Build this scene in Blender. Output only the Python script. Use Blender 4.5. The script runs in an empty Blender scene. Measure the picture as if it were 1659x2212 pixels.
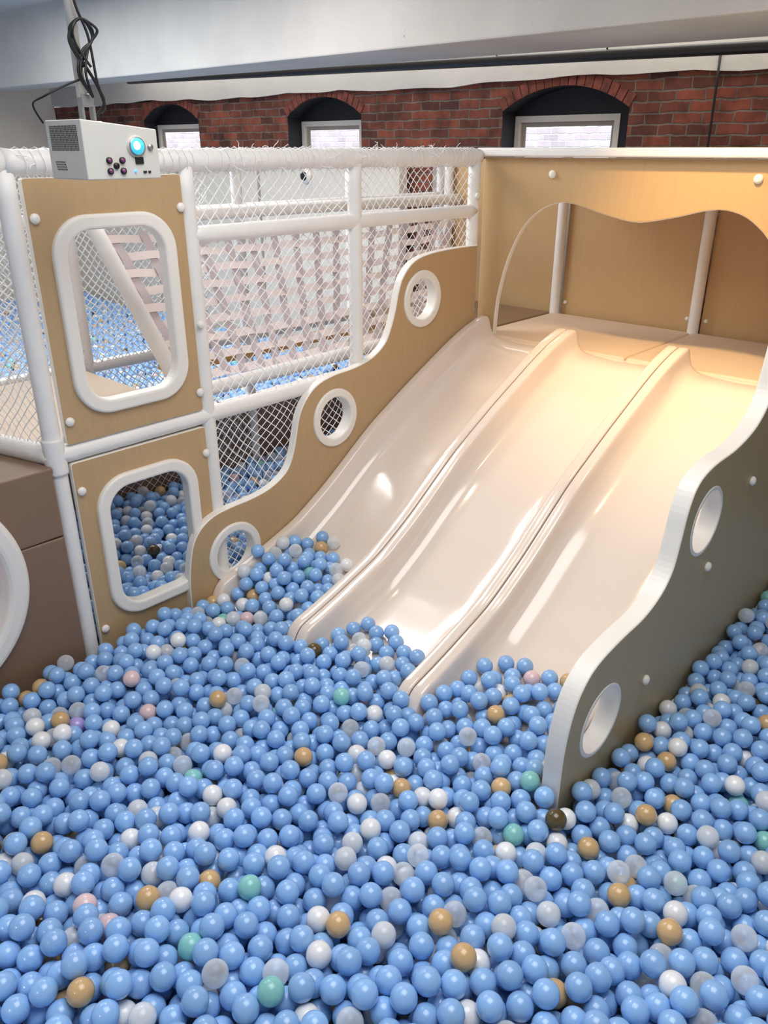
import bpy, math, random
import numpy as np
from mathutils import Vector, Matrix
random.seed(7); rng=np.random.default_rng(7)
scene=bpy.context.scene
scene.view_settings.view_transform='Standard'
COL=scene.collection

# ------------------------------------------------------------------ helpers
def s2l(c):
    return tuple(((v/255)/12.92 if v/255<=0.04045 else ((v/255+0.055)/1.055)**2.4) for v in c)
def newmat(name):
    m=bpy.data.materials.new(name); m.use_nodes=True
    nt=m.node_tree; b=nt.nodes['Principled BSDF']; return m,nt,b
def mat(name,rgb,rough=0.5,var=0.06,scale=(6,6,6),bump=0.0,bscale=60,coat=0,metal=0,pits=False):
    m,nt,b=newmat(name); N=nt.nodes; L=nt.links
    c=s2l(rgb)
    tc=N.new('ShaderNodeTexCoord'); mp=N.new('ShaderNodeMapping'); mp.inputs['Scale'].default_value=scale
    L.new(tc.outputs['Object'],mp.inputs['Vector'])
    no=N.new('ShaderNodeTexNoise'); no.inputs['Scale'].default_value=1; no.inputs['Detail'].default_value=5
    L.new(mp.outputs['Vector'],no.inputs['Vector'])
    r=N.new('ShaderNodeMapRange'); r.inputs['From Min'].default_value=.3; r.inputs['From Max'].default_value=.7
    r.inputs['To Min'].default_value=1-var; r.inputs['To Max'].default_value=1+var
    L.new(no.outputs['Fac'],r.inputs['Value'])
    mx=N.new('ShaderNodeVectorMath'); mx.operation='SCALE'; mx.inputs[0].default_value=c
    L.new(r.outputs['Result'],mx.inputs['Scale'])
    last=mx.outputs['Vector']
    if pits:
        pn=N.new('ShaderNodeTexNoise'); pn.inputs['Scale'].default_value=11; pn.inputs['Detail'].default_value=6; pn.inputs['Roughness'].default_value=.7
        L.new(tc.outputs['Object'],pn.inputs['Vector'])
        pr=N.new('ShaderNodeMapRange'); pr.inputs['From Min'].default_value=.69; pr.inputs['From Max'].default_value=.74; pr.inputs['To Min'].default_value=1; pr.inputs['To Max'].default_value=.5
        L.new(pn.outputs['Fac'],pr.inputs['Value'])
        m2=N.new('ShaderNodeVectorMath'); m2.operation='SCALE'; L.new(last,m2.inputs[0]); L.new(pr.outputs[0],m2.inputs['Scale']); last=m2.outputs['Vector']
    L.new(last,b.inputs['Base Color'])
    b.inputs['Roughness'].default_value=rough; b.inputs['Metallic'].default_value=metal
    if coat: b.inputs['Coat Weight'].default_value=coat; b.inputs['Coat Roughness'].default_value=.08
    if bump:
        n2=N.new('ShaderNodeTexNoise'); n2.inputs['Scale'].default_value=bscale; n2.inputs['Detail'].default_value=4
        L.new(tc.outputs['Object'],n2.inputs['Vector'])
        bp=N.new('ShaderNodeBump'); bp.inputs['Strength'].default_value=bump; bp.inputs['Distance'].default_value=.01
        L.new(n2.outputs['Fac'],bp.inputs['Height']); L.new(bp.outputs['Normal'],b.inputs['Normal'])
    return m
def emis(name,rgb,st):
    m,nt,b=newmat(name); b.inputs['Base Color'].default_value=(*s2l(rgb),1)
    b.inputs['Emission Color'].default_value=(*s2l(rgb),1); b.inputs['Emission Strength'].default_value=st; return m
def group(name,loc=(0,0,0)):
    e=bpy.data.objects.new(name,None); e.empty_display_size=.1; COL.objects.link(e); e.location=loc
    return e
def addmesh(name,verts,faces,mats,parent=None,smooth=False,fm=None):
    me=bpy.data.meshes.new(name); me.from_pydata([tuple(v) for v in verts],[],faces); me.update()
    for m in (mats if isinstance(mats,(list,tuple)) else [mats]): me.materials.append(m)
    if fm: 
        for p,i in zip(me.polygons,fm): p.material_index=i
    if smooth: me.polygons.foreach_set('use_smooth',[True]*len(me.polygons))
    ob=bpy.data.objects.new(name,me); COL.objects.link(ob)
    if parent: ob.parent=parent
    return ob
def box(name,lo,hi,m,parent=None,bev=0.0,seg=3):
    x0,y0,z0=lo;x1,y1,z1=hi
    v=[(x0,y0,z0),(x1,y0,z0),(x1,y1,z0),(x0,y1,z0),(x0,y0,z1),(x1,y0,z1),(x1,y1,z1),(x0,y1,z1)]
    f=[(0,3,2,1),(4,5,6,7),(0,1,5,4),(1,2,6,5),(2,3,7,6),(3,0,4,7)]
    ob=addmesh(name,v,f,m,parent)
    if bev:
        b=ob.modifiers.new('bevel','BEVEL'); b.width=bev; b.segments=seg
        ob.data.polygons.foreach_set('use_smooth',[True]*6)
        w=ob.modifiers.new('wn','WEIGHTED_NORMAL')
    return ob
def tube_data(pts,r,n=16,wob=0.0,cap=True):
    pts=[Vector(p) for p in pts]; V=[];F=[]
    up=None
    for i,p in enumerate(pts):
        t=(pts[min(i+1,len(pts)-1)]-pts[max(i-1,0)]).normalized()
        if up is None:
            up=t.orthogonal().normalized()
        a=(up-t*up.dot(t)).normalized(); up=a; b=t.cross(a)
        rr=(r[i] if isinstance(r,(list,tuple)) else r)*(1+random.uniform(-wob,wob))
        for k in range(n):
            th=2*math.pi*k/n
            V.append(p+(a*math.cos(th)+b*math.sin(th))*rr)
    for i in range(len(pts)-1):
        for k in range(n):
            F.append((i*n+k,i*n+(k+1)%n,(i+1)*n+(k+1)%n,(i+1)*n+k))
    if cap: F.append(tuple(range(n-1,-1,-1))); F.append(tuple((len(pts)-1)*n+k for k in range(n)))
    return V,F
def tube(name,pts,r,m,parent=None,n=16,wob=0.0):
    V,F=tube_data(pts,r,n,wob); return addmesh(name,V,F,m,parent,smooth=True)
def lin(a,b,n): 
    a=Vector(a);b=Vector(b); return [a+(b-a)*i/(n-1) for i in range(n)]
def catmull(P,n=6,closed=False):
    out=[];N=len(P)
    rngi=range(N if closed else N-1)
    for i in rngi:
        g=(lambda k:P[k%N]) if closed else (lambda k:P[max(0,min(N-1,k))])
        p0,p1,p2,p3=[np.array(g(i+k),float) for k in (-1,0,1,2)]
        for j in range(n):
            t=j/n
            out.append(tuple(.5*((2*p1)+(-p0+p2)*t+(2*p0-5*p1+4*p2-p3)*t*t+(-p0+3*p1-3*p2+p3)*t**3)))
    if not closed: out.append(tuple(P[-1]))
    return out
def circle(cx,cy,r,n=64,ry=None):
    ry=ry or r
    return [(cx+r*math.cos(2*math.pi*k/n),cy+ry*math.sin(2*math.pi*k/n)) for k in range(n)]
def rrect(x0,y0,x1,y1,r,n=10):
    o=[]
    for cx,cy,a in ((x1-r,y1-r,0),(x0+r,y1-r,90),(x0+r,y0+r,180),(x1-r,y0+r,270)):
        for k in range(n+1):
            t=math.radians(a+90*k/n); o.append((cx+r*math.cos(t),cy+r*math.sin(t)))
    return o
def plate(name,loops,thick,plane,pos,mats,parent=None,bev=0.004):
    """flat board with holes. plane 'XZ': local(x,y)->(X,Z) centred on Y=pos ; 'YZ': ->(Y,Z) centred on X=pos ; 'XY'"""
    cu=bpy.data.curves.new(name,'CURVE'); cu.dimensions='2D'; cu.fill_mode='BOTH'
    cu.extrude=max(thick/2-bev,0.0005); cu.bevel_depth=bev; cu.bevel_resolution=2; cu.offset=-bev
    for lp in loops:
        s=cu.splines.new('POLY'); s.points.add(len(lp)-1); s.use_cyclic_u=True
        for i,(x,y) in enumerate(lp): s.points[i].co=(x,y,0,1)
    tmp=bpy.data.objects.new(name,cu); COL.objects.link(tmp)
    dg=bpy.context.evaluated_depsgraph_get(); dg.update()
    me=bpy.data.meshes.new_from_object(tmp.evaluated_get(dg)); bpy.data.objects.remove(tmp)
    me.materials.clear()
    ml=mats if isinstance(mats,(list,tuple)) else [mats]
    for m in ml: me.materials.append(m)
    for p in me.polygons:
        p.material_index=0 if (abs(p.normal.z)>.95 or len(ml)==1) else 1
        p.use_smooth=False
    if plane=='XZ': M=Matrix(((1,0,0,0),(0,0,-1,pos),(0,1,0,0),(0,0,0,1)))
    elif plane=='YZ': M=Matrix(((0,0,1,pos),(1,0,0,0),(0,1,0,0),(0,0,0,1)))
    else: M=Matrix.Translation((0,0,pos))
    me.transform(M)
    ob=bpy.data.objects.new(name,me); COL.objects.link(ob)
    if parent: ob.parent=parent
    return ob
def sphere_data(c,r,n=12,m=8,sq=(1,1,1)):
    V=[];F=[]
    for j in range(m+1):
        ph=math.pi*j/m
        for k in range(n):
            th=2*math.pi*k/n
            V.append((c[0]+r*sq[0]*math.sin(ph)*math.cos(th),c[1]+r*sq[1]*math.sin(ph)*math.sin(th),c[2]+r*sq[2]*math.cos(ph)))
    for j in range(m):
        for k in range(n):
            F.append((j*n+k,(j+1)*n+k,(j+1)*n+(k+1)%n,j*n+(k+1)%n))
    return V,F
def merge(name,datas,m,parent=None,smooth=True):
    V=[];F=[]
    for v,f in datas:
        o=len(V); V+=list(v); F+=[tuple(i+o for i in q) for q in f]
    return addmesh(name,V,F,m,parent,smooth=smooth)
def net(name,P00,P10,P01,P11,wu,wv,pitch,r,m,parent=None,sag=0.006,normal=(0,1,0)):
    """diamond mesh net over a quad; wu,wv metric size"""
    P00,P10,P01,P11=[Vector(p) for p in (P00,P10,P01,P11)]; nrm=Vector(normal)
    ph=[random.uniform(0,6) for _ in range(6)]
    def at(a,b):
        u=a/wu; v=b/wv
        p=(P00*(1-u)+P10*u)*(1-v)+(P01*(1-u)+P11*u)*v
        e=min(u,1-u,v,1-v); e=min(1,e*12)
        du=.28*pitch*math.sin(a*5+ph[0]+b*3)+.16*pitch*math.sin(a*17+b*11+ph[1])
        dv=.28*pitch*math.sin(b*6+ph[2]-a*4)+.16*pitch*math.sin(b*19-a*13+ph[3])
        ux=(P10-P00).normalized(); vz=(P01-P00).normalized()
        return p+e*(ux*du+vz*dv+nrm*sag*math.sin(a*4+ph[4])*math.sin(b*5+ph[5]))
    cu=bpy.data.curves.new(name,'CURVE'); cu.dimensions='3D'; cu.bevel_depth=r; cu.bevel_resolution=0; cu.use_fill_caps=False
    cu.materials.append(m)
    step=pitch/2
    for sgn in (1,-1):
        k0=-int(wv/pitch)-2; k1=int(wu/pitch)+int(wv/pitch)+2
        for k in range(k0,k1):
            a0=k*pitch; pts=[]
            nb=int(wv/step)+1
            for j in range(nb+1):
                b=min(j*step,wv); a=a0+sgn*b if sgn>0 else a0-b
                if -1e-6<=a<=wu+1e-6:
                    pts.append(at(min(max(a,0),wu),b))
            if len(pts)>1:
                s=cu.splines.new('POLY'); s.points.add(len(pts)-1)
                for i,p in enumerate(pts): s.points[i].co=(*p,1)
    ob=bpy.data.objects.new(name,cu); COL.objects.link(ob)
    if parent: ob.parent=parent
    return ob

# ------------------------------------------------------------------ materials
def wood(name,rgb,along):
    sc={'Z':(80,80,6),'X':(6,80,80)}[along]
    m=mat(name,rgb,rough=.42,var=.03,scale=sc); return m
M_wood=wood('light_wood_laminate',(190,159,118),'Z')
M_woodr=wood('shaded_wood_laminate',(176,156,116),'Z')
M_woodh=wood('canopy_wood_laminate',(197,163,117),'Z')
M_white=mat('white_padding',(240,237,232),rough=.45,var=.03,bump=.3,bscale=22)
M_trim=mat('white_trim',(242,237,228),rough=.35,var=.015)
M_net=mat('white_net_cord',(252,252,252),rough=.8,var=.02)
M_slide=mat('cream_fibreglass',(236,221,208),rough=.16,var=.012,scale=(3,3,3),coat=.7)
M_dark=mat('dark_seam',(120,100,84),rough=.8)
M_mat=mat('beige_vinyl_mat',(222,199,174),rough=.5,var=.02,bump=.15,bscale=120)
M_brown=mat('brown_vinyl_pad',(134,108,88),rough=.45,var=.03,bump=.15,bscale=150)
M_bfloor=mat('brown_floor_mat',(140,112,84),rough=.5,var=.03)
M_strap=mat('pale_webbing',(248,232,228),rough=.7,var=.03)
M_strapg=mat('grey_webbing',(206,192,194),rough=.7,var=.03)
M_plank=mat('orange_wood_plank',(222,176,112),rough=.5,var=.08,scale=(3,60,60))
M_plaster=mat('painted_concrete',(204,200,193),rough=.8,var=.06,scale=(2,2,2),bump=.6,bscale=9,pits=True)
M_cream=mat('cream_plaster',(236,226,210),rough=.8,var=.04,scale=(2,2,2),bump=.2,bscale=9)
M_pipe=mat('black_pipe',(32,30,32),rough=.4,var=.05)
M_navy=mat('dark_window_frame',(26,27,36),rough=.6,var=.05)
M_black=mat('black_rubber',(18,18,18),rough=.5,var=.05)
M_proj=mat('projector_grey_paint',(204,202,194),rough=.4,var=.02)
M_metal=mat('zinc_metal',(170,170,170),rough=.35,metal=.8,var=.05)
M_panelgrey=mat('greige_panel',(176,166,156),rough=.6,var=.03)
M_floorb=mat('pit_floor_vinyl',(58,82,120),rough=.7,var=.05)

def brickmat(name,c1,c2,mortar,bump=.6,axis='YZ',fac=1.0,lo=.5,hi=1.35):
    m,nt,b=newmat(name); N=nt.nodes; L=nt.links
    tc=N.new('ShaderNodeTexCoord'); sp=N.new('ShaderNodeSeparateXYZ'); cb=N.new('ShaderNodeCombineXYZ')
    L.new(tc.outputs['Object'],sp.inputs[0]); L.new(sp.outputs['Y'],cb.inputs['X']); L.new(sp.outputs['Z'],cb.inputs['Y'])
    no=N.new('ShaderNodeTexNoise'); no.inputs['Scale'].default_value=9; L.new(tc.outputs['Object'],no.inputs['Vector'])
    ad=N.new('ShaderNodeVectorMath'); ad.operation='MULTIPLY_ADD'
    L.new(no.outputs['Color'],ad.inputs[0]); ad.inputs[1].default_value=(.03,.03,0); L.new(cb.outputs[0],ad.inputs[2])
    br=N.new('ShaderNodeTexBrick'); br.inputs['Scale'].default_value=1; br.inputs['Brick Width'].default_value=.22
    br.inputs['Row Height'].default_value=.075; br.inputs['Mortar Size'].default_value=.008; br.inputs['Mortar Smooth'].default_value=.4
    br.inputs['Color1'].default_value=(*s2l(c1),1); br.inputs['Color2'].default_value=(*s2l(c2),1); br.inputs['Mortar'].default_value=(*s2l(mortar),1)
    L.new(ad.outputs[0],br.inputs['Vector'])
    n2=N.new('ShaderNodeTexNoise'); n2.inputs['Scale'].default_value=4.5; n2.inputs['Detail'].default_value=9; n2.inputs['Roughness'].default_value=.65; L.new(tc.outputs['Object'],n2.inputs['Vector'])
    r=N.new('ShaderNodeMapRange'); r.inputs['From Min'].default_value=.32;r.inputs['From Max'].default_value=.68; r.inputs['To Min'].default_value=lo*fac; r.inputs['To Max'].default_value=hi*fac
    L.new(n2.outputs['Fac'],r.inputs['Value'])
    mx=N.new('ShaderNodeVectorMath'); mx.operation='SCALE'; L.new(br.outputs['Color'],mx.inputs[0]); L.new(r.outputs[0],mx.inputs['Scale'])
    L.new(mx.outputs[0],b.inputs['Base Color']); b.inputs['Roughness'].default_value=.85
    bp=N.new('ShaderNodeBump'); bp.inputs['Strength'].default_value=bump; bp.inputs['Distance'].default_value=.02; bp.invert=True
    L.new(br.outputs['Fac'],bp.inputs['Height']); L.new(bp.outputs[0],b.inputs['Normal'])
    return m
M_brick=brickmat('red_brick',(146,76,56),(86,48,40),(116,104,94),lo=.4,hi=1.35)
M_extbrick=brickmat('exterior_pale_brick',(214,208,218),(196,190,204),(226,236,246),fac=1.0,lo=.85,hi=1.15)
M_archbrick=mat('arch_brick',(118,62,50),rough=.85,var=.45,scale=(14,14,14),bump=.5,bscale=50)

# ------------------------------------------------------------------ camera
f=1714.2; th=math.radians(24.631); al=math.radians(42.727)
d=Vector((math.cos(al),math.sin(al),0)); rt=Vector((math.sin(al),-math.cos(al),0)); up=Vector((0,0,1))
axv=d*math.cos(th)-up*math.sin(th); upc=d*math.sin(th)+up*math.cos(th)
cam=bpy.data.cameras.new('camera'); co=bpy.data.objects.new('camera',cam); COL.objects.link(co)
M=Matrix((rt,upc,-axv)).transposed().to_4x4(); M.translation=Vector((0,0,2.0)); co.matrix_world=M
cam.sensor_fit='VERTICAL'; cam.sensor_height=24; cam.lens=24*f/2212
cam.clip_start=.05; cam.clip_end=100
scene.camera=co

# ------------------------------------------------------------------ room shell
FZ=-.42
box('floor',(-3,-4,FZ-.1),(6.2,12.2,FZ),M_floorb)
box('ceiling',(-3,-4,3.3),(6.6,12.4,3.4),M_plaster)
box('wall_left',(-3,12.2,FZ),(6.2,12.4,3.3),M_cream)
def archloop(y0,y1,zb,zs,zc,n=20):
    w=(y1-y0)/2; c=(y0+y1)/2; h=zc-zs; R=(w*w+h*h)/(2*h); cz=zc-R
    a=math.asin(w/R)
    pts=[(y0,zb),(y1,zb)]
    pts+=[(c+R*math.sin(t),cz+R*math.cos(t)) for t in np.linspace(a,-a,n)]
    return pts,(c,cz,R,a)
wins=[(3.20,4.36,2.28,2.45),(6.03,7.12,2.30,2.47),(8.72,9.90,2.31,2.49)]
loops=[[(-1.5,FZ),(12.4,FZ),(12.4,2.53),(-1.5,2.50)]]
arches=[]
for (a,b,zs,zc) in wins:
    lp,ar=archloop(a,b,1.15,zs,zc); loops.append(lp); arches.append(ar)
plate('wall_back',loops,.24,'YZ',6.32,M_brick,bev=.001)
V=[];F=[]
ys=np.linspace(-1.5,12.4,90)
for i,y in enumerate(ys):
    zb=2.50+.012*math.sin(y*2.1)+.008*math.sin(y*7.3)+random.uniform(-.004,.004)+.006*max(0,y-6)
    V+=[(6.17,y,zb),(6.17+.01*math.sin(y*3),y,3.3),(6.44,y,zb),(6.44,y,3.3)]
for i in range(len(ys)-1):
    a=4*i;b=a+4
    F+=[(a,b,b+1,a+1),(a,a+2,b+2,b),(a+2,a+3,b+3,b+2)]
addmesh('trim_1',V,F,M_plaster)
for wi,((y0,y1,zs,zc),(c,cz,R,a)) in enumerate(zip(wins,arches)):
    g=group('window_%d'%(wi+1),(6.3,(y0+y1)/2,1.8))
    par=g; off=Vector(g.location)
    lp,_=archloop(y0-.03,y1+.03,1.12,zs+.01,zc+.03)
    fy0=y0+.17; fy1=y1+.0
    fz1=2.25+.01*wi
    pl=plate('dark_arch_panel',[lp,[(fy0,1.2),(fy1,1.2),(fy1,fz1),(fy0,fz1)]],.03,'YZ',6.42,M_navy,bev=.002)
    lp2,_=archloop(y0+.001,y1-.001,1.15,zs,zc-.001,24)
    VV=[];FF=[]
    arcp=[lp2[1]]+lp2[2:]+[lp2[0]]
    for (yy,zz) in arcp: VV+=[(6.205,yy,zz),(6.42,yy,zz)]
    for i in range(len(arcp)-1): FF.append((2*i,2*i+1,2*i+3,2*i+2))
    rv=addmesh('dark_reveal',VV,FF,M_navy)
    fr=plate('white_sash',[[(fy0,1.2),(fy1,1.2),(fy1,fz1),(fy0,fz1)],[(fy0+.05,1.25),(fy1-.05,1.25),(fy1-.05,fz1-.05),(fy0+.05,fz1-.05)]],.05,'YZ',6.42,M_trim,bev=.003)
    fr2=plate('inner_sash',[[(fy0+.05,1.25),(fy1-.05,1.25),(fy1-.05,fz1-.05),(fy0+.05,fz1-.05)],[(fy0+.085,1.28),(fy1-.085,1.28),(fy1-.085,fz1-.085),(fy0+.085,fz1-.085)]],.02,'YZ',6.44,M_panelgrey,bev=.002)
    for o in (pl,rv,fr,fr2):
        o.parent=g; o.matrix_parent_inverse=Matrix.Translation(-off)
    VV=[];FF=[]
    nb=int(2*a*(R+.06)/.075)
    for ring,(r0,r1) in enumerate(((R+.002,R+.095),)):
        for k in range(nb):
            t0=-a+2*a*(k+.06)/nb; t1=-a+2*a*(k+.94)/nb
            q=[(c+rr*math.sin(t),cz+rr*math.cos(t)) for rr,t in ((r0,t0),(r0,t1),(r1,t1),(r1,t0))]
            o=len(VV); x0=6.195-random.uniform(0,.008)
            VV+=[(x0,*p) for p in q]+[(6.25,*p) for p in q]
            FF+=[(o,o+1,o+2,o+3),(o,o+4,o+5,o+1),(o+1,o+5,o+6,o+2),(o+2,o+6,o+7,o+3),(o+3,o+7,o+4,o)]
    ab=addmesh('brick_arch',VV,FF,M_archbrick); ab.parent=g; ab.matrix_parent_inverse=Matrix.Translation(-off)
box('neighbouring_brick_building',(9.5,-3,-1),(9.8,18,3.6),M_extbrick)
V=[];F=[]
for y,zf,zb in ((-3.5,2.60,2.50),(2,2.597,2.575),(7,2.60,2.64),(12.2,2.63,2.68)):
    V+=[(4.5,y,zf),(4.5,y,3.3),(5.30,y,zb),(5.30,y,3.3)]
for i in range(3):
    a=4*i;b=a+4
    F+=[(a,a+1,b+1,b),(a,b,b+2,a+2),(a+2,b+2,b+3,a+3)]
F+=[(0,2,3,1),(12,13,15,14)]
bm=addmesh('ceiling_beam',V,F,M_plaster)
bv=bm.modifiers.new('b','BEVEL'); bv.width=.012; bv.segments=2
g=group('sprinkler_pipe')
pp=lin((5.5,-2,2.462),(5.5,9,2.69),20)
tube('pipe_run',pp,.034,M_pipe,g)
for y in (1.6,2.95,3.85,6.2):
    z=2.462+.228*(y+2)/11
    tube('pipe_coupling',[(5.5,y-.045,z),(5.5,y-.045,z),(5.5,y+.045,z)],.048,M_pipe,g)
    tube('pipe_hanger',[(5.5,y+.1,z),(5.5,y+.1,3.3)],.006,M_pipe,g,n=8)
tube('wall_power_cable',[(6.16,2.55,2.62),(6.175,2.55,2.4),(6.16,2.54,2.1),(6.17,2.55,1.6),(6.17,2.54,.5)],.009,M_black,n=8)

# ------------------------------------------------------------------ slide geometry functions
Tp=np.array([[4.12,1.075],[4.05,1.068],[3.96,1.045],[3.86,1.015],[3.71,.95],[3.36,.775],[3.05,.605],[2.87,.48],[2.70,.36],[2.46,.22],[2.17,.12],[1.98,.065],[1.90,.045],[1.80,.02]])[::-1]
xs=np.linspace(1.80,4.12,400); tz=np.interp(xs,Tp[:,0],Tp[:,1])
k=np.exp(-.5*(np.arange(-18,19)/8.)**2); k/=k.sum(); tzs=np.convolve(np.pad(tz,18,mode='edge'),k,'valid')
X0=1.875
def Ttop(x):
    z=float(np.interp(x,xs,tzs))
    if x<X0+.11: z-= .175*((X0+.11-x)/.11)**2.4
    if x>4.04: z-= .13*min(1,((x-4.04)/.055))**2.5
    return z
def Tbase(x): return float(np.interp(x,xs,tzs))
def Ffl(x):
    z=Tbase(x)-.14
    if x>3.80:
        t=min(1,(x-3.80)/.25); z=z+(.935-z)*t*t*(3-2*t)
    if x<2.05: z-=.08*((2.05-x)/.2)
    return z
LANES=[(1.0,1.66),(1.66,2.32),(2.32,2.93)]
def section(w):
    half=[(0.003,-9),(0.003,.88),(0.003,.955),(0.006,.985),(0.012,1.0),(0.028,1.0),(0.046,1.0),(0.053,.985),(0.057,.95),(0.060,.88),(0.064,.72),(0.070,.52),(0.079,.35),(0.094,.20),(0.116,.10),(0.145,.04),(.18,.01),(0.22,0.0)]
    return half+[(w/2,-.03)]+[(w-a,b) for a,b in half[::-1]]
def slideh(x,y):
    for y0,y1 in LANES:
        if y0<=y<=y1:
            sec=section(y1-y0); t,fl=Ttop(x),Ffl(x)
            o=y-y0
            for (a,ha),(b,hb) in zip(sec[1:-1],sec[2:]):
                if a<=o<=b and hb>-5:
                    h=ha+(hb-ha)*(o-a)/max(b-a,1e-6); return fl+h*(t-fl) if h>0 else fl+h*.12
            return t
    return -9
SL=group('slide')
stations=sorted(set([X0,X0+.006,X0+.013,X0+.022,X0+.032,X0+.044,X0+.058,X0+.072]+[round(1.965+i*.026,4) for i in range(79)]+[4.04,4.05,4.058,4.066,4.073,4.079,4.085,4.09,4.095]))
stations=[s for s in stations if s<=4.095]
for li,(y0,y1) in enumerate(LANES):
    sec=section(y1-y0); V=[];F=[]; n=len(sec)
    for x in stations:
        t,fl=Ttop(x),Ffl(x)
        t=max(t,fl+.002)
        for (o,h) in sec:
            z=(fl-.12 if h<-5 else (fl+h*(t-fl) if h>0 else fl+h*.12))
            V.append((x,y0+o,z))
    for i in range(len(stations)-1):
        for j in range(n-1):
            F.append((i*n+j,(i+1)*n+j,(i+1)*n+j+1,i*n+j+1))
    F.append(tuple(range(n)))
    ob=addmesh('slide_lane_%d'%(li+1),V,F,M_slide,SL,smooth=True)
    if li>0:
        V=[];F=[]
        ss=[s for s in stations if X0+.03<s<4.05]
        for i,x in enumerate(ss):
            V+=[(x,y0-.003,Ttop(x)-.009),(x,y0+.003,Ttop(x)-.009)]
            if i: F.append((2*i-2,2*i-1,2*i+1,2*i))
        addmesh('lane_joint',V,F,M_dark,SL)

outL=[(3.99,1.48),(3.76,1.48),(3.56,1.47),(3.42,1.44),(3.33,1.37),(3.29,1.29),(3.265,1.20),(3.23,1.11),(3.18,1.03),(3.08,.97),(2.94,.94),(2.79,.93),(2.67,.90),(2.59,.84),(2.54,.76),(2.51,.65),(2.48,.56),(2.43,.49),(2.33,.44),(2.21,.42),(2.08,.415),(1.97,.40),(1.89,.355),(1.84,.28),(1.81,.15),(1.80,0),(1.80,-.38)]
outR=[(4.06,1.50),(3.78,1.5),(3.57,1.49),(3.42,1.455),(3.32,1.36),(3.285,1.23),(3.25,1.11),(3.15,1.02),(2.97,.975),(2.76,.965),(2.64,.93),(2.585,.85),(2.56,.74),(2.53,.63),(2.46,.56),(2.34,.52),(2.18,.51),(2.04,.49),(1.96,.45),(1.905,.38),(1.87,.26),(1.86,.1),(1.86,-.38)]
hl=[(3.49,1.23),(2.79,.70),(2.08,.17)]
hr=[(3.50,1.27),(2.78,.735),(2.105,.215)]
lpL=catmull(outL,5)+[(3.99,-.38)]
plate('side_panel_left',[lpL]+[circle(x,z,.125) for x,z in hl],.05,'XZ',2.955,[M_wood,M_trim],SL,bev=.008)
lpR=catmull(outR,5)+[(4.06,-.38)]
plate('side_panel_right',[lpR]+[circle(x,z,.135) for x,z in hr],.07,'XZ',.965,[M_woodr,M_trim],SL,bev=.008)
for i,(x,z) in enumerate(hl):
    plate('porthole_ring',[circle(x,z,.157),circle(x,z,.112)],.075,'XZ',2.955,M_trim,SL,bev=.01)
for i,(x,z) in enumerate(hr):
    plate('porthole_lining',[circle(x,z,.138),circle(x,z,.122)],.074,'XZ',.965,M_trim,SL,bev=.004)
ds=[]
for x,z in ((3.21,.77),(2.87,.51),(2.43,.21),(3.75,1.1)):
    ds.append(sphere_data((x,.925,z),.02,14,8,(1,.7,1)))
merge('bolt_caps_right',ds,M_trim,SL)

# ------------------------------------------------------------------ canopy platform
CP=group('slide_platform_canopy')
sc=4.08/4.0
op=[(2.81,.99),(2.805,1.1),(2.79,1.22),(2.74,1.41),(2.65,1.59),(2.54,1.69),(2.43,1.73),(2.32,1.725),(2.18,1.69),(2.05,1.663),(1.97,1.655),(1.89,1.663),(1.76,1.69),(1.62,1.725),(1.51,1.73),(1.40,1.69),(1.29,1.59),(1.20,1.41),(1.15,1.22),(1.135,1.1),(1.13,.99)]
op=catmull(op,5)+[(1.13,.5),(2.81,.5)]
scl=lambda P:[(y*sc,2+(z-2)*sc) for y,z in P]
arch=scl([(2.935,.9),(2.935,1.955),(.96,1.955),(.96,.9),(1.13,.9)]+[p for p in op[:-2]][::-1]+[(2.81,.9)])
plate('arch_front_panel',[arch],.04,'YZ',4.125,[M_woodh,M_trim],CP,bev=.006)
box('top_cap',(4.05,.93,1.957),(5.1,3.02,2.003),M_white,CP,bev=.012)
box('platform_base',(4.11,.98,.70),(5.06,4.0,.855),M_wood,CP)
box('floor_mat',(4.085,1.97,.86),(4.99,2.985,.948),M_mat,CP,bev=.018)
box('floor_mat',(4.085,1.0,.86),(4.99,1.965,.948),M_mat,CP,bev=.018)
box('floor_mat',(4.11,3.0,.86),(4.99,3.95,.948),M_bfloor,CP,bev=.01)
for a,b in ((1.0,1.94),(2.0,2.94),(3.0,3.95)):
    box('back_panel',(5.02,a,.86),(5.05,b,1.93),M_woodh,CP,bev=.004)
box('side_panel',(4.14,.94,.4),(5.05,.97,1.95),M_woodh,CP,bev=.004)
for y in (.985,1.97,2.97,3.95):
    tube('post',lin((4.985,y,.6),(4.985,y,1.96),12),.034,M_white,CP)
ds=[]
for y,z in ((2.48*1.02,1.87),(1.40*1.02,1.87)): ds.append(sphere_data((4.10,y,z),.022,14,8,(.7,1,1)))
for y in (2.03,1.91,2.91,1.05):
    for z in (1.02,1.75): ds.append(sphere_data((5.02,y,z),.015,12,6))
merge('bolt_caps',ds,M_trim,CP)

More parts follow.
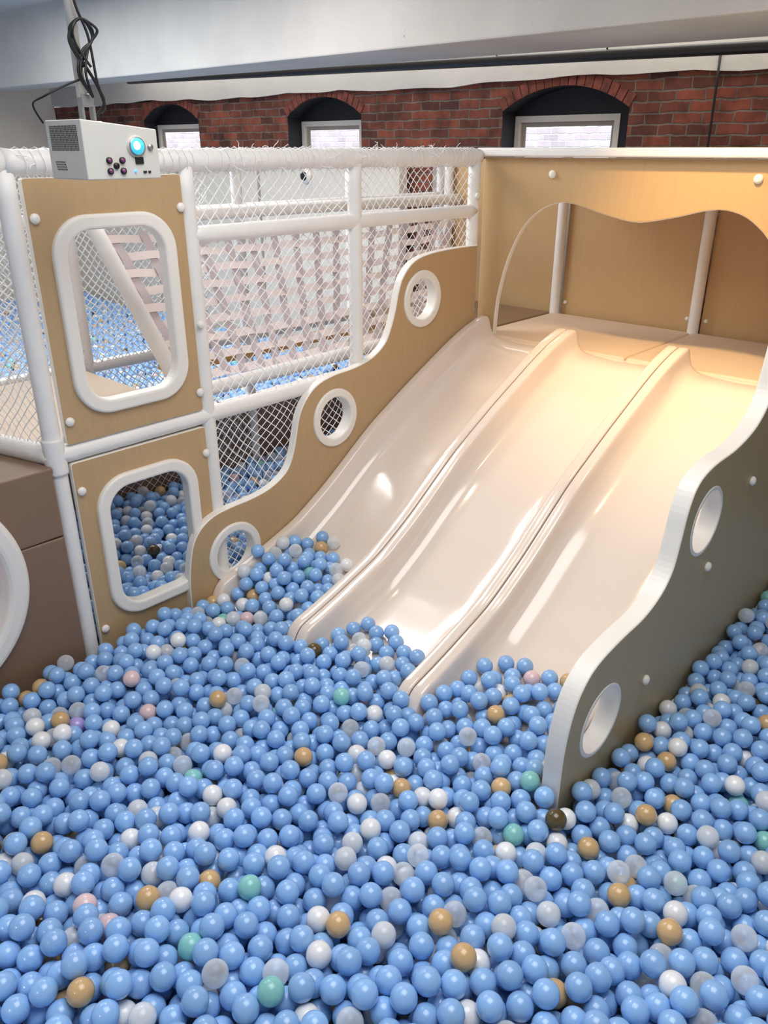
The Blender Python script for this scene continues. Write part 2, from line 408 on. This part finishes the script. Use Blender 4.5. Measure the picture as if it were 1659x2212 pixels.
# ------------------------------------------------------------------ netted frame
FR=group('netted_climbing_frame')
YW=3.0
PX=[1.30,2.04,3.03,4.02]
for x in PX:
    tube('post',lin((x,YW,FZ),(x,YW,1.94),24),.036,M_white,FR,wob=.02)
tube('top_rail',lin((1.30,YW,1.955),(4.05,YW,1.955),70),.045,M_white,FR,wob=.08)
tube('mid_rail',lin((2.04,YW,1.665),(4.02,YW,1.665),40),.036,M_white,FR,wob=.02)
tube('low_rail',lin((1.30,YW,.875),(4.02,YW,.885),60),.037,M_white,FR,wob=.02)
tube('hub',[(1.30,YW,.80),(1.30,YW,.81),(1.30,YW,.94),(1.30,YW,.95)],.043,M_white,FR)
def rr_panel(z0,z1,wx0,wz0,wx1,wz1,nm):
    plate(nm,[rrect(1.345,z0,2.0,z1,.012,3),rrect(wx0+.03,wz0+.03,wx1-.03,wz1-.03,.12)],.03,'XZ',2.985,[M_wood,M_trim],FR,bev=.003)
    plate(nm+'_frame',[rrect(wx0,wz0,wx1,wz1,.15),rrect(wx0+.055,wz0+.055,wx1-.055,wz1-.055,.105)],.065,'XZ',2.98,M_trim,FR,bev=.012)
rr_panel(.915,1.905,1.41,1.01,1.94,1.775,'upper_window_panel')
rr_panel(-.38,.835,1.42,.055,1.925,.735,'lower_window_panel')
ds=[]
for x,z in ((1.37,1.77),(1.985,1.78),(1.99,1.0),(1.37,1.01),(1.37,.71),(1.99,.71),(1.37,.04)):
    ds.append(sphere_data((x,2.965,z),.019,14,8,(1,.7,1)))
for x,z in ((4.0,1.75),(4.0,1.1),(2.02,1.3)): ds.append(sphere_data((x,2.955,z),.017,14,8,(1,.7,1)))
merge('bolt_caps',ds,M_trim,FR)
net('net_upper',(2.04,YW,.88),(4.02,YW,.88),(2.04,YW,1.95),(4.02,YW,1.95),1.98,1.07,.056,.0024,M_net,FR)
net('net_lower',(2.04,YW,-.2),(2.95,YW,-.2),(2.04,YW,.88),(2.95,YW,.88),.91,1.08,.052,.0024,M_net,FR)
L2=(1.02,4.0)
tube('top_rail_return',lin((1.30,YW,1.955),(*L2,1.955),30),.043,M_white,FR,wob=.06)
tube('top_rail_side',lin((1.30,YW,1.955),(.0,YW+.0,1.955),30),.043,M_white,FR,wob=.06)
tube('low_rail_return',lin((1.30,YW,.875),(*L2,.875),30),.042,M_white,FR,wob=.02)
tube('return_post',lin((*L2,FZ),(*L2,1.95),20),.036,M_white,FR)
net('net_return',(1.29,YW+.02,.88),(*L2,.88),(1.29,YW+.02,1.95),(*L2,1.95),1.04,1.07,.05,.0025,M_net,FR,normal=(1,0,0))
plate('deck',[[(1.32,3.06),(2.04,3.04),(2.04,4.15),(1.06,4.15)]],.08,'XY',.85,[M_mat,M_mat],FR,bev=.01)
for x in (1.1,2.1,3.22,4.2,5.2):
    tube('rear_post',lin((x,4.2,FZ),(x,4.2,1.92),12),.034,M_white,FR)
for z in (.46,.88,1.66,1.92):
    tube('rear_rail',lin((1.1,4.2,z),(5.2,4.2,z),20),.034,M_white,FR)
box('rear_low_panel',(1.12,4.19,FZ),(2.08,4.22,.42),M_brown,FR)
box('rear_low_panel',(2.12,4.19,FZ),(3.19,4.22,.42),M_brown,FR)
box('rear_low_panel',(3.25,4.19,FZ),(5.1,4.22,.42),M_brown,FR)
net('net_rear',(1.1,4.18,.46),(3.0,4.18,.46),(1.1,4.18,1.9),(3.0,4.18,1.9),1.9,1.44,.046,.0032,M_net,FR)
net('net_rear_low',(2.1,4.18,.0),(3.2,4.18,.0),(2.1,4.18,.46),(3.2,4.18,.46),1.1,.46,.055,.0018,M_net,FR)
cu=bpy.data.curves.new('frayed_net_ties','CURVE'); cu.dimensions='3D'; cu.bevel_depth=.0015; cu.bevel_resolution=0; cu.materials.append(M_net)
for i in range(340):
    x=random.uniform(2.1,4.0) if i<270 else random.uniform(.4,2.1)
    a=random.uniform(0,6.28); p=Vector((x,YW+.04*math.cos(a),1.955+.042*math.sin(a)))
    s=cu.splines.new('POLY'); s.points.add(4)
    dv=Vector((random.uniform(-1,1),random.uniform(-1,.6),random.uniform(-.7,1))).normalized()
    L=random.uniform(.015,.065)
    for j in range(5):
        s.points[j].co=(*p,1); p=p+dv*L/4; dv=(dv+Vector((random.uniform(-.5,.5),random.uniform(-.5,.5),random.uniform(-.6,.3)))).normalized()
for x in np.arange(1.35,4.0,.035):
    s=cu.splines.new('POLY'); s.points.add(12)
    for j in range(13):
        a=2*math.pi*j/12; s.points[j].co=(x+.03*j/12+random.uniform(-.004,.004),YW+.049*math.cos(a),1.955+.049*math.sin(a),1)
fo=bpy.data.objects.new('frayed_net_ties',cu); COL.objects.link(fo); fo.parent=FR

SB=group('webbing_strap_climber')
A,B,Cc,D=Vector((2.12,3.3,.95)),Vector((4.0,3.3,.97)),Vector((2.08,3.85,1.62)),Vector((5.0,3.85,1.62))
def sq(u,v): return (A*(1-u)+B*u)*(1-v)+(Cc*(1-u)+D*u)*v
nrm=Vector((0,-.77,.63))
def strap(V,F,p,q,w,off,wave,nseg=30,kx=0):
    o=len(V)
    for i in range(nseg+1):
        t=i/nseg; u=p[0]+(q[0]-p[0])*t; v=p[1]+(q[1]-p[1])*t
        c=sq(u,v); t2=sq(min(1,u+(q[0]-p[0])*.01),min(1,v+(q[1]-p[1])*.01))-c
        if t2.length<1e-6: t2=c-sq(u-(q[0]-p[0])*.01,v-(q[1]-p[1])*.01)
        t2.normalize(); sd=nrm.cross(t2).normalized()
        sagv=Vector((0,0,-.03*math.sin(math.pi*u)))
        c=c+nrm*(off+.006*math.sin(t*math.pi*2*wave+kx))+sagv
        V.append(c-sd*w/2); V.append(c+sd*w/2)
    for i in range(nseg):
        F.append((o+2*i,o+2*i+1,o+2*i+3,o+2*i+2))
V=[];F=[]
for k2 in range(9):
    strap(V,F,(0,.03+k2*.115),(1,.03+k2*.115),.046,0,9,60,k2*3.14)
addmesh('strap_rungs',V,F,M_strap,SB,smooth=True)
V=[];F=[]
for k2 in range(17):
    u=.025+k2*.0595
    strap(V,F,(u,0),(min(1,u),1),.048,.002,4,24,k2*3.14)
addmesh('strap_uprights',V,F,M_strapg,SB,smooth=True)
tube('edge_beam',lin((2.12,3.3,.9),(2.06,3.87,1.68),10),.04,M_white,SB)
tube('top_beam',lin((2.06,3.87,1.68),(5.1,3.87,1.66),20),.036,M_white,SB,wob=.02)
tube('bottom_beam',lin((2.12,3.28,.9),(4.05,3.28,.92),20),.036,M_white,SB)
box('foot_plank',(2.15,3.42,.97),(4.05,3.56,1.0),M_plank,SB,bev=.004)
tube('brace_post',lin((2.55,3.87,1.66),(2.55,3.87,1.95),6),.03,M_white,SB)

PB=group('padded_partition')
box('board',(6.0,5.35,FZ),(6.12,7.4,1.86),M_cream,PB,bev=.01)
box('board',(6.0,7.45,FZ),(6.12,9.6,1.86),M_cream,PB,bev=.01)
box('board',(6.0,9.65,FZ),(6.12,12.1,1.86),M_cream,PB,bev=.01)
box('board',(6.0,2.6,FZ),(6.12,4.95,1.86),M_panelgrey,PB,bev=.01)
SPK=group('round_wall_speaker',(5.97,6.6,1.72))
o=merge('speaker_shell',[sphere_data((5.98,6.62,1.74),.075,24,12,(.5,1,1))],M_trim); o.parent=SPK; o.matrix_parent_inverse=Matrix.Translation((-5.97,-6.6,-1.72))
o=merge('speaker_cone',[sphere_data((5.945,6.62,1.74),.045,24,12,(.35,1,1))],M_black); o.parent=SPK; o.matrix_parent_inverse=Matrix.Translation((-5.97,-6.6,-1.72))

CT=group('crawl_tunnel_entrance')
c0=(.61,.47)
def padhalf(z0,z1,nm):
    R=.41; zc=c0[1]; cx=c0[0]; ys=.545
    a0=math.asin((ys-zc)/R)
    if z1>.6:
        arc=[(cx+R*math.cos(t),zc+R*math.sin(t)) for t in np.linspace(a0,math.pi-a0,30)]
        arc=[(x,min(z,z1-.004)) for x,z in arc]
        lp=[(1.262,ys+.003)]+[(1.262,z1),(-.05,z1),(-.05,ys+.003)]+arc[::-1]
    else:
        arc=[(cx+R*math.cos(t),zc+R*math.sin(t)) for t in np.linspace(a0,-math.pi-a0,40)]
        lp=[(1.262,z0),(1.262,ys-.003)]+arc+[(-.05,ys-.003),(-.05,z0)]
    plate(nm,[lp],.06,'XZ',2.99,M_brown,CT,bev=.008)
padhalf(.545,.845,'pad_upper'); padhalf(-.38,.545,'pad_lower')
plate('tunnel_ring',[circle(*c0,.47,90),circle(*c0,.385,90)],.11,'XZ',2.97,M_trim,CT,bev=.025)
V=[];F=[]
for i,y in enumerate(np.linspace(2.97,3.9,10)):
    for p in circle(*c0,.39+.008*(i%2),48): V.append((p[0],y,min(p[1],.815)))
for i in range(9):
    for k2 in range(48): F.append((i*48+k2,i*48+(k2+1)%48,(i+1)*48+(k2+1)%48,(i+1)*48+k2))
addmesh('tunnel_tube',V,F,M_strap,CT,smooth=True)
plate('ledge',[[(-.05,2.965),(1.265,2.965),(1.245,3.1),(1.0,4.0),(-.05,4.0)]],.025,'XY',.832,M_brown,CT,bev=.005)

# ------------------------------------------------------------------ projector
PJ=group('ceiling_projector')
px0,px1,py0,py1,pz0,pz1=1.292,1.545,2.40,2.62,1.912,2.078
body=box('body',(px0,py0,pz0),(px1,py1,pz1),M_proj,PJ,bev=.004)
for v in body.data.vertices:
    if v.co.z>2: v.co.z-= .024*(v.co.x-px0)/(px1-px0)
yf=py0-.002
def disc(nm,x,z,r,dep,m,y=None,n=28):
    y=yf if y is None else y
    return tube(nm,[(x,y+.004,z),(x,y+.003,z),(x,y-dep,z)],r,m,PJ,n=n)
M_lens=emis('projector_lens_light',(70,190,215),.8)
M_lens2=emis('projector_lens_core',(190,250,255),2.5)
M_purple=mat('ir_led',(120,60,110),rough=.15)
M_blue=emis('blue_led',(60,140,255),2.5)
lx,lz=1.466,2.005
disc('lens_barrel',lx,lz,.031,.004,M_proj)
disc('lens_ring',lx,lz,.027,.008,M_metal)
disc('lens_glass',lx,lz,.0235,.0095,M_lens)
disc('lens_core',lx-.003,lz+.002,.012,.0105,M_lens2)
disc('focus_knob',1.515,2.003,.009,.004,M_metal)
for x,z in ((1.368,1.966),(1.412,1.966),(1.368,1.936),(1.412,1.936)):
    disc('sensor_rim',x,z,.0095,.004,M_black); disc('sensor_led',x,z,.006,.006,M_purple)
disc('sensor_center',1.390,1.951,.009,.004,M_black)
box('ir_window',(1.458,yf-.002,1.955),(1.486,yf+.003,1.975),M_black,PJ,bev=.001)
disc('power_led',1.454,1.935,.0035,.003,M_blue)
box('usb_port',(1.482,yf-.0015,1.929),(1.493,yf+.003,1.935),M_black,PJ)
box('usb_port',(1.500,yf-.0015,1.929),(1.508,yf+.003,1.935),M_black,PJ)
V=[];F=[]
for i in range(20):
    for j in range(14):
        y=2.43+i*.0085; z=1.995+j*.005
        o=len(V); a=.003;b=.0017
        V+=[(px0-.0008,y-a,z-b),(px0-.0008,y+a,z-b),(px0-.0008,y+a,z+b),(px0-.0008,y-a,z+b)]; F.append((o,o+3,o+2,o+1))
for i in range(8):
    for j in range(4):
        y=2.52+i*.008+j*.002; z=1.94+j*.007; o=len(V);a=.0022
        V+=[(px0-.0008,y-a,z-a),(px0-.0008,y+a,z-a),(px0-.0008,y+a,z+a),(px0-.0008,y-a,z+a)]; F.append((o,o+3,o+2,o+1))
addmesh('vents',V,F,M_black,PJ)
hx,hy=1.385,2.52
box('mount_plate',(hx-.03,hy-.03,2.066),(hx+.03,hy+.03,2.076),M_metal,PJ,bev=.002)
box('mount_arm',(hx-.022,hy-.012,2.065),(hx-.014,hy+.012,2.12),M_metal,PJ)
box('mount_arm',(hx+.014,hy-.012,2.065),(hx+.022,hy+.012,2.12),M_metal,PJ)
box('mount_head',(hx-.02,hy-.015,2.115),(hx+.02,hy+.015,2.15),M_metal,PJ,bev=.002)
tube('drop_pole',[(hx-.01,hy,2.14),(hx-.01,hy,3.3)],.015,M_proj,PJ)
def cable(nm,P,r=.004):
    P3=catmull(P,8); return tube(nm,P3,r,M_black,PJ,n=8)
cable('power_cable',[(hx+.03,hy-.02,3.3),(hx+.045,hy-.03,2.75),(hx+.03,hy-.03,2.5),(hx-.01,hy-.03,2.4),(hx+.02,hy-.03,2.3),(hx+.03,hy-.03,2.18),(hx+.05,hy-.02,2.13),(hx+.03,hy+.0,2.09)])
for kk in range(5):
    ox=random.uniform(-.012,.012); oy=random.uniform(-.02,.02)
    cable('cable_loop',[(hx+ox,hy-.03+oy,2.22),(hx-.035+ox,hy-.03,2.28),(hx-.03,hy-.03+oy,2.32),(hx+.005,hy-.03,2.345),(hx+.035+ox,hy-.03+oy,2.32),(hx+.03,hy-.03,2.29),(hx+ox,hy-.03,2.26),(hx-.02+ox,hy-.03+oy,2.2),(hx+.01,hy-.03,2.14)])
cable('signal_cable',[(hx-.01,hy-.02,2.19),(hx-.06,hy,2.17),(hx-.12,hy+.02,2.14),(hx-.13,hy+.08,2.12),(hx-.10,hy+.095,2.07)],.003)
cable('tail_cable',[(hx,hy-.03,2.22),(hx+.03,hy-.03,2.17),(hx+.05,hy-.02,2.12),(hx+.045,hy,2.1)],.005)

# ------------------------------------------------------------------ balls
R=.0345; Dm=2*R
def smooth(t): t=max(0,min(1,t)); return t*t*(3-2*t)
def target(x,y):
    s=x*.7346+y*.6785
    h=.014+.09*smooth((2.0-s)/.9)
    h+=.012*math.sin(x*5.1+y*2.3)+.009*math.sin(y*6.7-x*3.1)+.007*math.sin(x*13+y*9)
    h+=.05*math.exp(-((x-1.83)**2+(y-.97)**2)/.04)
    if x>1.80 and 1.0<y<2.93:
        lim=.085 if y<1.66 else (.03 if y<2.32 else .11+.06*smooth((y-2.4)/.5))
        h=h+(lim-h)*smooth((x-1.87)/.35)
    if y<.93 and x>1.9: h+=.03*smooth((x-2.2)/1.5)
    if y>3.0: h+=.05*smooth((y-3.4)/.8)
    return h
def base(x,y):
    if x>1.86 and 1.0<=y<=2.93:
        m=max(slideh(x,min(max(y+o,1.0),2.93)) for o in (-.025,0,.025))
        return m+R*1.05
    return target(x,y)-.19
def allowed(x,y):
    m=R+.002
    if .93-m<y<1.0+m and x>1.86-m: return False
    if 2.93-m<y<3.03+m: return False
    if y>3.0:
        return 1.15<x<4.3 and 3.03<y<4.19-m
    if y<.93: return x<4.7
    if x>1.80:
        return x<2.7
    return True
grid={}
P=[]
def drop(x,y):
    z=base(x,y); ix=int(x//Dm); iy=int(y//Dm)
    for a in (-1,0,1):
        for b in (-1,0,1):
            for (qx,qy,qz) in grid.get((ix+a,iy+b),()):
                d2=(qx-x)**2+(qy-y)**2
                if d2<Dm*Dm:
                    zz=qz+math.sqrt(Dm*Dm-d2)
                    if zz>z: z=zz
    return z
regions=[(-.25,2.7,.15,2.93),(1.3,4.6,-.5,.93),(-.25,1.5,-.5,.3),(1.2,4.2,3.03,4.16)]
for (x0,x1,y0,y1) in regions:
    ntry=int((x1-x0)*(y1-y0)*2300)
    for _ in range(ntry):
        x=random.uniform(x0,x1); y=random.uniform(y0,y1)
        if not allowed(x,y): continue
        z=drop(x,y)
        st=.035
        for it in range(6):
            for kk in range(9):
                a=random.uniform(0,6.283); nx=x+st*math.cos(a); ny=y+st*math.sin(a)
                if not allowed(nx,ny): continue
                nz=drop(nx,ny)
                if nz<z: x,y,z=nx,ny,nz
            st*=.62
        if z<=target(x,y)+.004:
            P.append((x,y,z)); grid.setdefault((int(x//Dm),int(y//Dm)),[]).append((x,y,z))
for iy in range(0,120):
    for ix in range(0,86):
        x=-.1+ix*.071+(iy%2)*.035+random.uniform(-.008,.008); y=4.28+iy*.064+random.uniform(-.008,.008)
        if x<5.9: P.append((x,y,-.02+.03*math.sin(x*4)*math.cos(y*3)+random.uniform(-.02,.02)))
print('balls',len(P))
palette=[((147,192,242),.79,0),((246,246,246),.05,0),((240,244,248),.028,.35),((244,249,253),.07,.7),((216,178,126),.034,0),((150,220,214),.011,.15),((88,72,34),.005,0),((240,208,208),.005,.1),((178,164,222),.002,0)]
cum=np.cumsum([p[1] for p in palette]); cum/=cum[-1]
cols=np.zeros((len(P),4),np.float32); clr=np.zeros(len(P),np.float32)
for i in range(len(P)):
    k2=int(np.searchsorted(cum,random.random())); rgb,_,c=palette[min(k2,len(palette)-1)]
    j=random.uniform(.90,1.06)
    cols[i,:3]=np.array(s2l(rgb))*j; cols[i,3]=1; clr[i]=c
me=bpy.data.meshes.new('ball_pit_balls'); me.from_pydata(P,[],[]); 
at=me.attributes.new('bcol','FLOAT_COLOR','POINT'); at.data.foreach_set('color',cols.ravel())
at=me.attributes.new('bclear','FLOAT','POINT'); at.data.foreach_set('value',clr)
bo=bpy.data.objects.new('ball_pit_balls',me); COL.objects.link(bo)
m,nt,b=newmat('ball_plastic'); N=nt.nodes; L=nt.links
a1=N.new('ShaderNodeAttribute'); a1.attribute_type='INSTANCER'; a1.attribute_name='bcol'
a2=N.new('ShaderNodeAttribute'); a2.attribute_type='INSTANCER'; a2.attribute_name='bclear'
L.new(a1.outputs['Color'],b.inputs['Base Color']); b.inputs['Roughness'].default_value=.26
b.inputs['Coat Weight'].default_value=.5; b.inputs['Coat Roughness'].default_value=.07
tr=N.new('ShaderNodeBsdfTransparent'); mxs=N.new('ShaderNodeMixShader'); out=N['Material Output']
# thin frosted shells look denser toward their rim
lw=N.new('ShaderNodeLayerWeight'); lw.inputs['Blend'].default_value=.35
inv=N.new('ShaderNodeMath'); inv.operation='SUBTRACT'; inv.inputs[0].default_value=1.0; L.new(lw.outputs['Facing'],inv.inputs[1])
mul=N.new('ShaderNodeMath'); mul.operation='MULTIPLY'; L.new(a2.outputs['Fac'],mul.inputs[0]); L.new(inv.outputs[0],mul.inputs[1])
L.new(mul.outputs[0],mxs.inputs[0]); L.new(b.outputs[0],mxs.inputs[1]); L.new(tr.outputs[0],mxs.inputs[2]); L.new(mxs.outputs[0],out.inputs['Surface'])
me.materials.append(m)
ng=bpy.data.node_groups.new('ball_instances','GeometryNodeTree')
ng.interface.new_socket('Geometry',in_out='INPUT',socket_type='NodeSocketGeometry')
ng.interface.new_socket('Geometry',in_out='OUTPUT',socket_type='NodeSocketGeometry')
gi=ng.nodes.new('NodeGroupInput'); go=ng.nodes.new('NodeGroupOutput')
ico=ng.nodes.new('GeometryNodeMeshIcoSphere'); ico.inputs['Radius'].default_value=R; ico.inputs['Subdivisions'].default_value=4
sh=ng.nodes.new('GeometryNodeSetShadeSmooth'); sm=ng.nodes.new('GeometryNodeSetMaterial'); sm.inputs['Material'].default_value=m
ip=ng.nodes.new('GeometryNodeInstanceOnPoints')
ng.links.new(ico.outputs['Mesh'],sh.inputs[0]); ng.links.new(sh.outputs[0],sm.inputs['Geometry'])
ng.links.new(gi.outputs[0],ip.inputs['Points']); ng.links.new(sm.outputs[0],ip.inputs['Instance']); ng.links.new(ip.outputs[0],go.inputs[0])
md=bo.modifiers.new('instances','NODES'); md.node_group=ng

# ------------------------------------------------------------------ light
w=bpy.data.worlds.new('daylight'); scene.world=w; w.use_nodes=True
bg=w.node_tree.nodes['Background']; bg.inputs[0].default_value=(.97,.98,1,1); bg.inputs[1].default_value=.40
def area(nm,loc,tgt,size,e,col,sy=None):
    l=bpy.data.lights.new(nm,'AREA'); l.energy=e; l.color=col; l.shape='RECTANGLE'; l.size=size; l.size_y=sy or size
    o=bpy.data.objects.new(nm,l); COL.objects.link(o); o.location=loc
    o.rotation_euler=(Vector(tgt)-Vector(loc)).to_track_quat('-Z','Y').to_euler(); return o
def spot(nm,loc,tgt,e,col,ang,rad=.06,blend=.6):
    l=bpy.data.lights.new(nm,'SPOT'); l.energy=e; l.color=col; l.spot_size=math.radians(ang); l.spot_blend=blend; l.shadow_soft_size=rad
    o=bpy.data.objects.new(nm,l); COL.objects.link(o); o.location=loc
    o.rotation_euler=(Vector(tgt)-Vector(loc)).to_track_quat('-Z','Y').to_euler(); return o
spot('warm_ceiling_spot',(3.2,1.55,3.05),(4.05,1.6,1.15),215,(1,.64,.26),64,blend=1.0)
spot('warm_ceiling_spot',(2.55,3.0,3.1),(3.35,1.65,.7),48,(1,.77,.48),54,rad=.1,blend=1.0)
spot('projector_beam',(1.466,2.375,1.99),(.75,1.0,0),14,(.35,.45,1),62,rad=.02,blend=.8)
area('overhead_fill',(1.4,1.0,3.25),(1.4,1.0,0),2.2,76,(1,.99,.98))
area('overhead_fill',(2.2,7.0,3.25),(2.2,7.0,0),3.0,165,(.92,.96,1))  # added cool fill for the far pit, not a real fitting
area('overhead_fill',(5.8,5.2,3.25),(5.8,5.2,0),.6,62,(1,.96,.9),sy=9)  # added strip behind the beam to brighten brick, plaster and pipe
area('overhead_fill',(2.9,4.7,3.2),(3.1,4.2,0),1.0,58,(1,.95,.93))  # added fill that lifts the strap climber behind the net
sl=bpy.data.lights.new('outdoor_sun','SUN'); sl.energy=6.5; sl.angle=math.radians(20); sl.color=(1,.99,.98)
so2=bpy.data.objects.new('outdoor_sun',sl); COL.objects.link(so2); so2.location=(2,6,9)
so2.rotation_euler=Vector((.62,.05,-.78)).to_track_quat('-Z','Y').to_euler()
